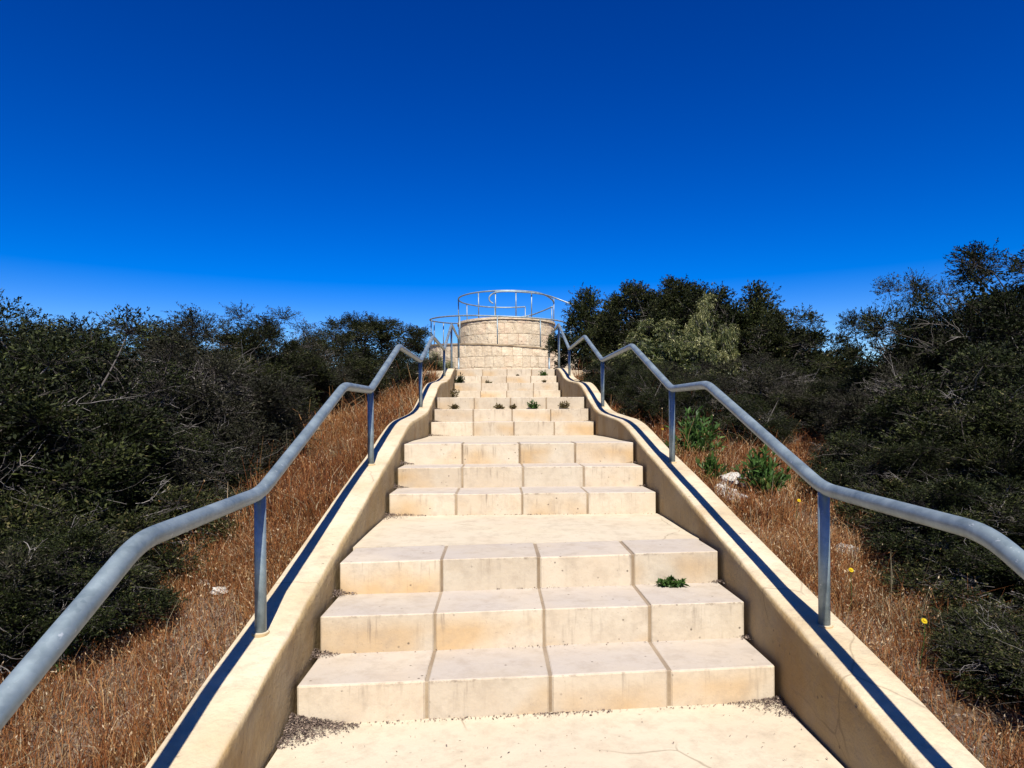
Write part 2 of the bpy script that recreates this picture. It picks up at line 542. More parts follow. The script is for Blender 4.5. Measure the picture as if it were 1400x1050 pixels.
# ------------------------------------------------------------------ handrails
def handrail(s, label):
    x = CX + s * 1.155
    org = (x, 2.69, wall_h(2.69) + EYE)
    t = thing('handrail', org, label, 'handrail', 'galvanised handrails on the side walls')
    P = [(-.3, -1.0), (.35, -.99), (1.784, -.330), (2.69, -.307), (4.18, .195), (5.04, .203), (6.51, .694), (8.35, .705), (10.0, 1.21), (12.15, 1.238), (14.2, 1.985), (16.8, 1.985), (16.8, 1.5)]
    pts = [(x, y, h + EYE) for y, h in P]
    V, F = tube(fillet(pts, .085, 6), .0275, 18)
    obj('rail', V, F, 'steel', t, org, smooth=True)
    for y, h in ((.35, -.99), (2.69, -.307), (5.04, .203), (8.35, .705), (12.15, 1.238), (14.15, 1.97), (16.8, 1.5)):
        zb = (wall_h(y) if y < 14 else .97 if y > 15 else .98) + EYE
        V, F = tube([(x, y, zb - .08), (x, y, h + EYE - .012)], .023, 16)
        p = obj('post', V, F, 'steel', t, org, smooth=True)
        if y < 14:
            # a small mortar fillet where the post is set in the wall
            V, F = tube([(x, y, zb - .03), (x, y, zb + .003), (x, y, zb + .006)], [.040, .034, .027], 14)
            obj('mortar_collar', V, F, 'wall', p, org, smooth=True)
    return t
handrail(-1, 'cranked galvanised tube handrail standing on the left wall beside the dry grass slope')
handrail(1, 'cranked galvanised tube handrail standing on the right wall beside the green herbs')

# ------------------------------------------------------------------ lookout tower
TX, TY = 0.373, 24.0
tow_org = (TX, TY, .9 + EYE)
tower = thing('lookout_tower', tow_org, 'round two-tier lookout of rough limestone blocks at the head of the stairs', 'tower')
def ppt(phi, r, h):
    a = R(phi)
    return (TX - r * math.sin(a), TY - r * math.cos(a), h + EYE)
def ledge(phi):
    return 2.27 + .0030 * phi
RO, RI = 2.80, 1.74
def ringwall(r_out, r_in, zlo, top, p0, p1, n):
    V, F = [], []
    for k in range(n + 1):
        p = p0 + (p1 - p0) * k / n
        V += [ppt(p, r_out, zlo), ppt(p, r_out, top(p)), ppt(p, r_in, top(p)), ppt(p, r_in, zlo)]
    for k in range(n):
        for e in range(4):
            e2 = (e + 1) % 4
            F.append((k * 4 + e, k * 4 + e2, k * 4 + 4 + e2, k * 4 + 4 + e))
    F.append((0, 1, 2, 3)[::-1]); F.append(tuple(n * 4 + e for e in range(4)))
    return V, F
V, F = ringwall(RO - .02, RI - .3, .3, lambda p: ledge(p) - .012, -150, 200, 90)
ow = obj('ramp_wall', V, F, 'tower_mortar', tower, tow_org)
V, F = ringwall(RI - .02, .25, .3, lambda p: 3.28, -180, 180, 80)
dr = obj('drum', V, F, 'tower_mortar', tower, tow_org)
def blocks(parent, rad, rows, wid, p0, p1, top):
    for (z0, z1) in rows:
        dp = math.degrees(wid / rad)
        p = p0 + random.uniform(0, dp)
        while p < p1:
            w = dp * random.uniform(.85, 1.25)
            g_ = math.degrees(.004 / rad)
            V, F = [], []
            pr = random.uniform(-.003, .006)
            zt0, zt1 = min(z1, top(p)), min(z1, top(p + w))
            if min(zt0, zt1) - z0 > .06:
                nseg = 3
                for k in range(nseg + 1):
                    q = p + g_ + (w - 2 * g_) * k / nseg
                    zt = min(z1, top(q)) - .006
                    bulge = .006 * math.sin(math.pi * k / nseg) + random.uniform(-.006, .006)
                    zm = (z0 + zt) / 2
                    V += [ppt(q, rad - .06, z0 + .006), ppt(q, rad + pr - .002, z0 + .004), ppt(q, rad + pr + bulge, z0 + .03), ppt(q, rad + pr + bulge + random.uniform(-.008, .012), zm), ppt(q, rad + pr + bulge, zt - .024), ppt(q, rad + pr - .002, zt), ppt(q, rad - .06, zt)]
                for k in range(nseg):
                    for e in range(7):
                        e2 = (e + 1) % 7
                        F.append((k * 7 + e, k * 7 + e2, k * 7 + 7 + e2, k * 7 + 7 + e))
                F.append(tuple(range(7))[::-1]); F.append(tuple(nseg * 7 + e for e in range(7)))
                obj('block', V, F, 'rough_block', parent, tow_org)
            p += w
blocks(ow, RO, [(.85, 1.22), (1.22, 1.58), (1.58, 1.94), (1.94, 2.62)], .30, -95, 105, ledge)
blocks(dr, RI, [(2.05, 2.42), (2.42, 2.80), (2.80, 3.16), (3.16, 3.27)], .31, -100, 105, lambda p: 9)
# coping slabs with a small overhang
V, F = ringwall(RI + .045, RI - .4, 3.283, lambda p: 3.36, -180, 180, 80)
obj('coping', V, F, 'rough_block', tower, tow_org)
V, F = [], []
for k in range(71):
    p = -150 + 5 * k
    V += [ppt(p, RO + .035, ledge(p) - .008), ppt(p, RO + .035, ledge(p) + .035), ppt(p, RI - .1, ledge(p) + .035), ppt(p, RI - .1, ledge(p) - .008)]
for k in range(70):
    for e in range(4):
        e2 = (e + 1) % 4
        F.append((k * 4 + e, k * 4 + e2, k * 4 + 4 + e2, k * 4 + 4 + e))
obj('ramp_slab', V, F, 'mortar', tower, tow_org)

rl_org = (TX, TY, 3.3 + EYE)
rl = thing('lookout_railing', rl_org, 'thin galvanised spiral railing curling round the lookout tower against the sky', 'railing')
def smooth_path(P, n=8):
    P = [Vector(p) for p in P]
    P = [P[0] * 2 - P[1]] + P + [P[-1] * 2 - P[-2]]
    out = []
    for a, b, c, d in zip(P, P[1:], P[2:], P[3:]):
        for k in range(n):
            t = k / n
            out.append(.5 * ((2 * b) + (c - a) * t + (2 * a - 5 * b + 4 * c - d) * t * t + (3 * b - a - 3 * c + d) * t ** 3))
    out.append(P[-2])
    return out
ramp = [(-80, 3.0), (-43, 3.15), (-20, 3.19), (0, 3.22), (30, 3.31), (60, 3.40), (90, 3.49), (134, 3.66), (165, 3.85), (198, 4.05), (210, 4.17), (223, 4.33)]
V, F = tube(smooth_path([ppt(p, 2.74, h) for p, h in ramp]), .026, 10)
obj('ramp_rail', V, F, 'steel', rl, rl_org, smooth=True)
V, F = tube(smooth_path([ppt(p, 1.74, 4.25 if p > -40 else 4.25 - (-40 - p) * .004) for p in range(-82, 208, 12)]), .026, 10)
obj('upper_rail', V, F, 'steel', rl, rl_org, smooth=True)
hk = [(2.55, 22.8, 3.75), (1.67, 23.0, 4.14), (1.04, 22.47, 4.19), (.17, 22.25, 4.215), (-.30, 22.27, 4.205), (-.50, 22.3, 4.14), (-.60, 22.3, 4.03), (-.585, 22.3, 3.91), (-.47, 22.3, 3.82)]
V, F = tube(smooth_path([(TX + a, b, h + EYE) for a, b, h in hk]), .026, 10)
obj('hooked_rail', V, F, 'steel', rl, rl_org, smooth=True)
rp, rh = zip(*ramp)
for p in (-52, -23, 7, 35, 78, 102, 119, 150, 180, 200, 222):
    h = float(np.interp(p, rp, rh))
    V, F = tube([ppt(p, 2.74, h - .95), ppt(p, 2.74, h)], .020, 8)
    obj('post', V, F, 'steel', rl, rl_org, smooth=True)
for p in (-80, -29, -10, 13, 34, 86, 122, 166, 206):
    V, F = tube([ppt(p, 1.73, 3.3), ppt(p, 1.74, 4.24)], .020, 8)
    obj('post', V, F, 'steel', rl, rl_org, smooth=True)

# grey kerb block beside the head of the stairs
V, F = chamfer_box(1.36, 1.56, 14.9, 15.1, .9 + EYE, 1.13 + EYE, 0, .012, .01)
tag(obj('stone_block', V, F, 'mortar', None, (1.46, 15, .9 + EYE)), 'small grey stone block standing at the foot of the tower near the right railing post', 'stone')

# ------------------------------------------------------------------ rocks
def rock(name, x, y, sx, sy, sz, label, group=None, seed=0, lift=0.0):
    r = random.Random(seed)
    bm = bmesh.new()
    bmesh.ops.create_icosphere(bm, subdivisions=3, radius=1)
    ph = [r.uniform(0, 6) for _ in range(6)]
    for v in bm.verts:
        c = v.co
        k = 1 + .18 * math.sin(3 * c.x + ph[0]) * math.sin(3.5 * c.y + ph[1]) + .14 * math.sin(6 * c.z + ph[2] + 4 * c.x) + .10 * math.sin(11 * c.y + ph[3] + 9 * c.x) + r.uniform(-.05, .05)
        v.co = Vector((c.x * sx * k, c.y * sy * k, max(c.z, -.5) * sz * k))
    z = float(ground_h(x, y)) + lift
    V = [(v.co.x + x, v.co.y + y, v.co.z + z) for v in bm.verts]
    F = [tuple(v.index for v in f.verts) for f in bm.faces]
    bm.free()
    return tag(obj(name, V, F, 'rock', None, (x, y, z)), label, 'rock', group)
ROCKS = []

def unproject(px, py, yfix=None):
    """world point where the sight line of a photo pixel meets the terrain (used only to place small things)"""
    th = math.atan(21 / 900)
    dx, dz = (px - 700) / 900, (569 - py) / 900
    d = Vector((math.cos(th) * dx + math.sin(th), math.cos(th) - math.sin(th) * dx, dz))
    for k in range(60, 900):
        p = d * (k * .025)
        if p.z + EYE < float(ground_h(p.x, p.y)):
            return p.x, p.y
    return d.x * 6, d.y * 6
for px, py, s, lab in ((418, 691, .075, 'flat white rock lying in the red grass just outside the left wall'),
                       (300, 812, .045, 'small white stone at the shadow edge on the left grass slope'),
                       (278, 800, .03, 'tiny white pebble beside the small stone on the left slope')):
    x, y = unproject(px, py)
    rock('rock', x, y, s, s * .75, s * .55, lab, 'white rocks on the grass slopes', seed=px, lift=.02)
for px, py, s, lab in ((1000, 668, .12, 'large bright white rock between the two green herb clumps'),
                       (988, 684, .10, 'white slab of stone against the outer edge of the right wall'),
                       (1004, 692, .085, 'white broken stone in front of the large white rock'),
                       (1155, 765, .08, 'pinkish white stone in the dry grass right of the near railing post')):
    x, y = unproject(px, py)
    rock('rock', x, y, s, s * .8, s * .6, lab, 'white rocks on the grass slopes', seed=px, lift=.04)

# ------------------------------------------------------------------ vegetation builders
def ribbons(P, D, L, W, rs, bend=0.0):
    """rhombic leaves: base P, unit dir D, length L, width W -> verts (n,4,3)"""
    n = len(P)
    q = rs.normal(size=(n, 3))
    S = np.cross(D, q)
    S /= np.linalg.norm(S, axis=1)[:, None] + 1e-9
    L = np.asarray(L)[:, None]; W = np.asarray(W)[:, None]
    mid = P + D * L * .45
    tip = P + D * L
    if bend:
        tip = tip + np.array([0, 0, -1]) * L * bend
    return np.stack([P, mid + S * W * .5, tip, mid - S * W * .5], 1)

def thin_tubes(segs, rs):
    """segs: list of (points array (k,3), r0, r1, tint) -> 3-sided tubes"""
    Vs, Fs, Ts = [], [], []
    b = 0
    for P, r0, r1, tn in segs:
        P = np.asarray(P)
        k = len(P)
        D = np.gradient(P, axis=0)
        D /= np.linalg.norm(D, axis=1)[:, None] + 1e-9
        ref = np.array([.31, .57, .2]) if abs(D[0][2]) > .8 else np.array([.1, .2, 1.])
        A = np.cross(D, ref); A /= np.linalg.norm(A, axis=1)[:, None] + 1e-9
        B = np.cross(D, A)
        rr = np.linspace(r0, r1, k)[:, None]
        ns = 3 if r0 < .012 else 6
        ring = [P + (A * math.cos(2 * math.pi * s / ns) + B * math.sin(2 * math.pi * s / ns)) * rr for s in range(ns)]
        Vs.append(np.stack(ring, 1).reshape(-1, 3))
        for i in range(k - 1):
            for s in range(ns):
                s2 = (s + 1) % ns
                Fs.append((b + i * ns + s, b + i * ns + s2, b + (i + 1) * ns + s2, b + (i + 1) * ns + s))
                Ts.append(tn)
        b += k * ns
    return np.concatenate(Vs), np.array(Fs), np.array(Ts)

def curve3(a, b, rs, wob, k=6):
    a, b = np.asarray(a, float), np.asarray(b, float)
    L = np.linalg.norm(b - a)
    m1 = a + (b - a) * .33 + rs.normal(size=3) * wob * L
    m2 = a + (b - a) * .66 + rs.normal(size=3) * wob * L
    t = np.linspace(0, 1, k)[:, None]
    return (1 - t) ** 3 * a + 3 * t * (1 - t) ** 2 * m1 + 3 * t * t * (1 - t) * m2 + t ** 3 * b

def make_shrub(seed, H, Rad, clumps=60, twigs=26, leaves=14, leaf=(.035, .06), ratio=.26, up=.7, rc=(.2, .32), low=.12, stems=5, bare=60, droop=0.0, flat=1.0, tall=0.0, umbrella=False, tint=(.1, .9), bare_tint=(.45, 1.0), core=9000):
    rs = np.random.default_rng(seed)
    segs = []
    C = []
    # clump centres inside an uneven dome
    lob = rs.uniform(0, 6.28, 4)
    while len(C) < clumps:
        a = rs.uniform(0, 2 * math.pi)
        u = rs.uniform(.5, 1) ** .5
        el = rs.uniform(.05 if umbrella else -.35, 1)
        rad = Rad * (1 + .16 * math.sin(2 * a + lob[0]) + .12 * math.sin(3 * a + lob[1])) * u * math.sqrt(max(0, 1 - (max(el, 0)) ** 2.2))
        zc = (.62 if umbrella else .42) * H
        z = zc + el * (H - zc - .08) * (u if el > 0 else 1) * flat * (1 + .14 * math.sin(3 * a + lob[2]))
        if z < low * H:
            continue
        C.append((rad * math.cos(a), rad * math.sin(a), z))
    C = np.array(C)
    # a few tall shoots break the outline
    for k in range(int(tall)):
        a = rs.uniform(0, 6.28); r_ = Rad * rs.uniform(.1, .7)
        C = np.vstack([C, [[r_ * math.cos(a), r_ * math.sin(a), H * rs.uniform(.97, 1.1)]]])
    # stems
    S = []
    for k in range(stems):
        a = 2 * math.pi * (k + rs.uniform(-.3, .3)) / stems
        b0 = np.array([.08 * Rad * math.cos(a), .08 * Rad * math.sin(a), -.15])
        e = np.array([Rad * rs.uniform(.25, .6) * math.cos(a), Rad * rs.uniform(.25, .6) * math.sin(a), H * rs.uniform(.45, .72)])
        P = curve3(b0, e, rs, .13, 9)
        S.append(P)
        segs.append((P, rs.uniform(.025, .045) * H / 2, .012, rs.uniform(.2, .6)))
    SP = np.concatenate(S)
    LV, LT = [], []
    for c in C:
        d = np.linalg.norm(SP - c, axis=1) + .8 * np.maximum(0, SP[:, 2] - c[2])
        P = curve3(SP[np.argmin(d)], c, rs, .14, 6)
        segs.append((P, .013, .005, rs.uniform(.2, .75)))
        r = Rad * rs.uniform(*rc) * rs.uniform(.8, 1.15)
        n = int(twigs * rs.uniform(.75, 1.25))
        out = np.array([c[0] / Rad, c[1] / Rad, 0]) * .5
        dirs = rs.normal(size=(n, 3))
        dirs /= np.linalg.norm(dirs, axis=1)[:, None]
        dirs = dirs + out + np.array([0, 0, up])
        dirs /= np.linalg.norm(dirs, axis=1)[:, None]
        st = c + rs.normal(size=(n, 3)) * r * .10
        ln = r * rs.uniform(.65, 1.05, n) * (1 + .25 * (rs.random(n) > .93))
        ctint = rs.uniform(*tint)
        for q in range(n):
            tip = st[q] + dirs[q] * ln[q]
            if q % 3 == 0 or ln[q] > r:
                segs.append((np.stack([c, (c + st[q]) / 2 + dirs[q] * ln[q] * .3, tip]), .0035, .0012, rs.uniform(.05, .6)))
            t = 1 - rs.random(leaves) ** 1.5 * .65
            pos = st[q] + dirs[q] * ln[q] * t[:, None] + rs.normal(size=(leaves, 3)) * .010
            ld = dirs[q] * 0.9 + rs.normal(size=(leaves, 3)) * .6 + np.array([0, 0, .15 - droop])
            ld /= np.linalg.norm(ld, axis=1)[:, None]
            L = rs.uniform(*leaf, leaves)
            LV.append(ribbons(pos, ld, L, L * ratio, rs, droop * .3))
            LT.append(np.clip(ctint * .38 + rs.random(leaves) ** 2.2 * .62 + (rs.random(leaves) > .965) * .45, 0, 1))  # mostly deep tint, few bright: shade and glints painted leaf by leaf
    # leaves of the shaded inside of the bush, along the inner branches; low tint paints that shade
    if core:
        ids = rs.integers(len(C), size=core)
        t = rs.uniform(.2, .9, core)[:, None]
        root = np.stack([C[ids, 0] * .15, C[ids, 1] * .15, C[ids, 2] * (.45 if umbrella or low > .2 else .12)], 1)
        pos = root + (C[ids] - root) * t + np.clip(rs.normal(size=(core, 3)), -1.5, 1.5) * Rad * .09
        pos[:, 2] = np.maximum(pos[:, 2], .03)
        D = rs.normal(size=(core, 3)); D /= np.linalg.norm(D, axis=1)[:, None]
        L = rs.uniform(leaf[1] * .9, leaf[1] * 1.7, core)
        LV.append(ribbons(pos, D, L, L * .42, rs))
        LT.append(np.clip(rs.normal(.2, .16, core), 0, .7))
    # bare grey twigs poking through, forked
    for k in range(int(bare * 1.7)):
        c = C[rs.integers(len(C))]
        a = math.atan2(c[1], c[0]) + rs.normal() * .5
        z0 = rs.uniform(.08, .8) * H
        rr = Rad * (1.0 - .55 * max(0, z0 / H - .4))
        b0 = np.array([rr * .45 * math.cos(a), rr * .45 * math.sin(a), z0])
        dirn = np.array([math.cos(a), math.sin(a), rs.uniform(-.3, .9)]) + rs.normal(size=3) * .35
        L = rr * rs.uniform(.25, .5)
        e = b0 + dirn / np.linalg.norm(dirn) * L
        P = curve3(b0, e, rs, .16, 6)
        bt = rs.uniform(*bare_tint)
        segs.append((P, .0050, .0015, bt))
        for f in range(5):
            i = rs.integers(2, 6)
            dd = (P[i] - P[i - 1]); dd /= np.linalg.norm(dd) + 1e-9
            dd = dd + rs.normal(size=3) * .6
            segs.append((curve3(P[i], P[i] + dd * L * rs.uniform(.15, .4), rs, .12, 4), .0032, .0012, bt))
    LV = np.concatenate(LV).reshape(-1, 3)
    LF = np.arange(len(LV)).reshape(-1, 4)
    return thin_tubes(segs, rs), (LV, LF, np.concatenate(LT))

PROTO = {}
def proto(key, leafmat, **kw):
    (bv, bf, bt), (lv, lf, lt) = make_shrub(**kw)
    m1 = mesh_of('trunk', bv, bf, bt); m1.materials.append(M['twig'])
    m2 = mesh_of('crown', lv, lf, lt); m2.materials.append(M[leafmat])
    PROTO[key] = (m1, m2, kw['H'], kw['Rad'])
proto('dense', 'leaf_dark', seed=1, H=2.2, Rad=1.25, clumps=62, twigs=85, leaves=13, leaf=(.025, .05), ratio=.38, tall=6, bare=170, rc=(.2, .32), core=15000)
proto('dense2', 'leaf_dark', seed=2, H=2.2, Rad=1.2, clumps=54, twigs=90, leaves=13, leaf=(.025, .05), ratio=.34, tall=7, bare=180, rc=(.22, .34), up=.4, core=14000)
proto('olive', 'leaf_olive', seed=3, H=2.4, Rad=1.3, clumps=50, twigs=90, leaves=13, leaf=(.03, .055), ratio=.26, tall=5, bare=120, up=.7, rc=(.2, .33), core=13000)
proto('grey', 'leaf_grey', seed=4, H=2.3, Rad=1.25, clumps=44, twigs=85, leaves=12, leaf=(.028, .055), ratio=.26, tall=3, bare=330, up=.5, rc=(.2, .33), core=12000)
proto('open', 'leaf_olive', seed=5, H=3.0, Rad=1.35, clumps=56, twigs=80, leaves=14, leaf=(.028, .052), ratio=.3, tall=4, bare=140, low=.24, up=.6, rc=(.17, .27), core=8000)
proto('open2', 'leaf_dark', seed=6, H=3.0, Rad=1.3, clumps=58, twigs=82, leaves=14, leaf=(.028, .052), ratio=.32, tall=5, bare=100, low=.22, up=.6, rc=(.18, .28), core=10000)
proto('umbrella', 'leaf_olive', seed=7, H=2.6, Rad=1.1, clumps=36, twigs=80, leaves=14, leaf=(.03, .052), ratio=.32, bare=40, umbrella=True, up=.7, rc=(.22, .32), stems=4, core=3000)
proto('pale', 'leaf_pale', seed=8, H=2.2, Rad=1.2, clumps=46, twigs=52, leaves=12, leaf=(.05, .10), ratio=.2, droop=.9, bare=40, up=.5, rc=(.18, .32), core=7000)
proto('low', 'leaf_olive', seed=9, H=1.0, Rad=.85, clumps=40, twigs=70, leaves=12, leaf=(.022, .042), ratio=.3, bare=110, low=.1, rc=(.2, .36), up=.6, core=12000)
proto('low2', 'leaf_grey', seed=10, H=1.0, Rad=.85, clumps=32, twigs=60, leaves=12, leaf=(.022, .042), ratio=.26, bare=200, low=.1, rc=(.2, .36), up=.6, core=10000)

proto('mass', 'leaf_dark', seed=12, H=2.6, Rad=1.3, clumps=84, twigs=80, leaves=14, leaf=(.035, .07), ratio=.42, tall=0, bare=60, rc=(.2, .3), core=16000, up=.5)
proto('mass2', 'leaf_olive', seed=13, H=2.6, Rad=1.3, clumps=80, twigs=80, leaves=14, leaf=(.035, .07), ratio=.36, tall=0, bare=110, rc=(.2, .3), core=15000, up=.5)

def unx(px, y):
    th = math.atan(21 / 900); t = (px - 700) / 900
    return y * (t * math.cos(th) + math.sin(th)) / (math.cos(th) - t * math.sin(th))
def shrub(key, px, y, topy, rad, label, rot=None, name='shrub', cat='shrub', group='coastal scrub beside the stairs'):
    x = unx(px, y)
    z = float(ground_h(x, y))
    top = (569 - topy) * y / 900 + EYE
    m1, m2, H, Rd = PROTO[key]
    e = thing(name, (x, y, z), label, cat, group)
    sz = max(.25, (top - z) / (H * 1.14))
    e.scale = (rad / Rd, rad / Rd, sz)
    e.rotation_euler = (0, 0, random.uniform(0, 6.28) if rot is None else rot)
    for me in (m1, m2):
        c = bpy.data.objects.new(me.name.split('.')[0], me)
        COL.objects.link(c)
        c.parent = e
    return e

# left of the stairs, near to far
shrub('dense', -60, 4.3, 458, 1.15, 'near dark dense shrub cut by the left picture edge')
shrub('dense2', 95, 5.3, 446, 1.1, 'dark shrub with upright leafy shoots, second from the left picture edge')
shrub('grey', 200, 6.0, 470, 1.0, 'grey twiggy half-bare shrub between the two dark left-hand shrubs')
shrub('grey', 248, 7.0, 444, 1.1, 'thin grey-green shrub with bare top twigs behind the half-bare one', 2.0)
shrub('olive', 300, 8.6, 442, 1.2, 'olive shrub rising behind the grey-green one on the left')
shrub('open', 358, 9.3, 418, 1.0, 'tallest open-crowned tree on the left with separate leaf heads against the sky', name='tree', cat='tree')
shrub('grey', 392, 10.0, 448, .95, 'grey-brown tangle of shrub above the yellow grass', 4.2)
shrub('olive', 450, 11.2, 452, 1.15, 'dull olive shrub between the grey-brown tangle and the umbrella tree', 1.0)
shrub('umbrella', 517, 13.0, 420, .95, 'small umbrella-shaped tree with sky showing under its crown, left of the handrail knee', name='tree', cat='tree')
shrub('dense2', 505, 12.0, 482, .9, 'dark low shrub under the umbrella-shaped tree', 3.0)
shrub('olive', 558, 15.0, 470, .75, 'dark olive shrub between the umbrella tree and the tower', 5.0)
shrub('pale', 592, 16.5, 478, .55, 'pale leaved bush against the left side of the tower wall', 1.4)
shrub('low', 115, 4.3, 640, .8, 'low dark undergrowth bush at the foot of the dark left-hand shrubs')
shrub('low2', -20, 3.3, 690, .7, 'low bare twiggy bush at the left picture edge above the dry grass')
shrub('low2', 235, 5.6, 575, .8, 'spread of pale dead branches low in the left scrub', 1.7)
shrub('low', 318, 7.4, 560, .7, 'low olive bush at the edge of the red grass on the left', 2.6)
shrub('low', 250, 5.1, 660, .65, 'small dark bush overhanging the left grass slope near the railing', 4.0)
shrub('low2', 372, 9.3, 540, .5, 'small grey bush standing behind the yellow grass', .6)
shrub('dense2', 20, 8.5, 446, 1.4, 'dark shrub filling the gap behind the two near left-hand shrubs', 1.1)
shrub('dense', 40, 4.6, 560, .85, 'dark leafy bush low in front of the near left-hand shrubs', 2.2)
shrub('dense2', 165, 5.2, 560, .8, 'black-green bush under the half-bare shrub on the left', .9)
shrub('low', 20, 3.7, 720, .7, 'dark ground-hugging bush at the left picture edge behind the handrail', 3.1)
shrub('low', 130, 4.2, 735, .6, 'dark ground-hugging bush at the upper edge of the near left grass', 5.2)
shrub('low', 300, 6.2, 600, .6, 'dark bush above the small white stone on the left slope', .4)
shrub('dense2', 150, 9.5, 452, 1.3, 'far dark shrub seen through the gap beside the half-bare shrub', 2.8)
shrub('olive', 250, 11.5, 462, 1.3, 'far olive shrub behind the middle of the left scrub', 2.2)
shrub('low', 285, 5.0, 670, .5, 'rounded dark bush at the top of the near left grass, just behind the handrail', 2.4)
shrub('dense', 60, 3.3, 770, .5, 'darkest low bush hugging the near left handrail by the picture edge', 1.0)
# right of the stairs
shrub('mass', 852, 15.0, 374, 1.2, 'dark dense tree leaning over the right side of the lookout tower', .4, 'tree', 'tree')
shrub('mass2', 915, 14.0, 374, 1.3, 'olive tree standing just right of the dense dark one by the tower', 2.2, 'tree', 'tree')
shrub('mass', 978, 13.0, 370, 1.2, 'rounded dark green tree right of the olive one, tallest of the middle group', 3.3, 'tree', 'tree')
shrub('pale', 970, 12.0, 396, .55, 'yellow-green leaf mass high on the front of the rounded dark tree', 2.0)
shrub('pale', 905, 11.4, 432, .95, 'pale yellow-green drooping shrub in front of the olive tree', .9)
shrub('mass2', 1062, 12.0, 418, 1.05, 'sloping olive shrub right of the rounded dark tree', 4.4)
shrub('dense', 1125, 11.5, 506, .9, 'lower dark shrub at the dip in the skyline on the right', 5.0)
shrub('dense2', 860, 10.6, 488, .75, 'small dark shrub tight behind the right handrail near the third post', .3)
shrub('grey', 930, 9.6, 500, .9, 'grey branchy shrub behind the right handrail knee', 3.9)
shrub('grey', 1040, 9.2, 492, .9, 'twiggy brown-grey shrub above the white rocks', 2.9)
shrub('olive', 1140, 8.6, 520, .85, 'dull olive shrub under the skyline dip behind the right handrail', .2)
shrub('open', 1268, 7.6, 366, .85, 'open grey-leaved tree with see-through crown at right', 1.8, 'tree', 'tree')
shrub('open2', 1372, 6.6, 336, 1.1, 'tallest dark tree at the right picture edge', .7, 'tree', 'tree')
shrub('grey', 1275, 6.6, 470, .85, 'grey twiggy shrub under the see-through tree', 5.5)
shrub('dense', 1360, 5.3, 480, 1.0, 'dark bushy shrub below the tallest tree at the right picture edge', 2.5)
shrub('olive', 1440, 4.2, 560, .8, 'near olive shrub cut by the right picture edge', 3.6)
shrub('low', 1290, 4.7, 640, .7, 'low dark bush shading the dry grass at right', 1.3)
shrub('low2', 1190, 6.4, 600, .7, 'low grey bush behind the dry grass right of the near railing post', 3.0)
shrub('low', 1400, 3.4, 760, .6, 'low dark bush beside the falling end of the right handrail', 2.2)

shrub('dense', 1275, 5.4, 560, .8, 'dark dense bush in the middle of the right-hand thicket', 4.1)
shrub('dense2', 1205, 7.6, 530, .7, 'dark bush left of the right-hand thicket under the handrail line', 1.9)
shrub('low', 1345, 4.1, 700, .7, 'black-shaded bush right of the near right post', 4.6)
shrub('dense2', 1085, 9.6, 500, .8, 'dark bush between the brown-grey shrub and the skyline dip', .8)
shrub('dense', 1270, 10.5, 470, 1.0, 'far dark shrub seen through the open grey-leaved tree', .9)
shrub('olive', 1340, 9.5, 440, 1.2, 'far olive shrub behind the tallest tree on the right', 1.9)
shrub('dense', 1330, 3.9, 730, .6, 'near black low bush behind the yellow daisy nearest the camera', 5.1)
shrub('dense2', 1250, 4.9, 650, .6, 'dark low bush right behind the level run of the near right handrail', 2.7)
shrub('low', 1425, 2.75, 850, .45, 'shadowy bush in the bottom right corner beyond the handrail', 3.3)
shrub('dense2', 893, 8.3, 505, .45, 'dark narrow bush close behind the right wall, between its second and third posts', .7)
shrub('olive', 962, 7.9, 520, .55, 'olive bush behind the herb clump at the second right post', 3.8)
shrub('dense', 858, 9.8, 500, .45, 'dark narrow bush close behind the third post of the right handrail', 5.6)
shrub('dense2', 1030, 7.4, 545, .5, 'dark bush above the tall herb clump right of the large white rock', 1.2)
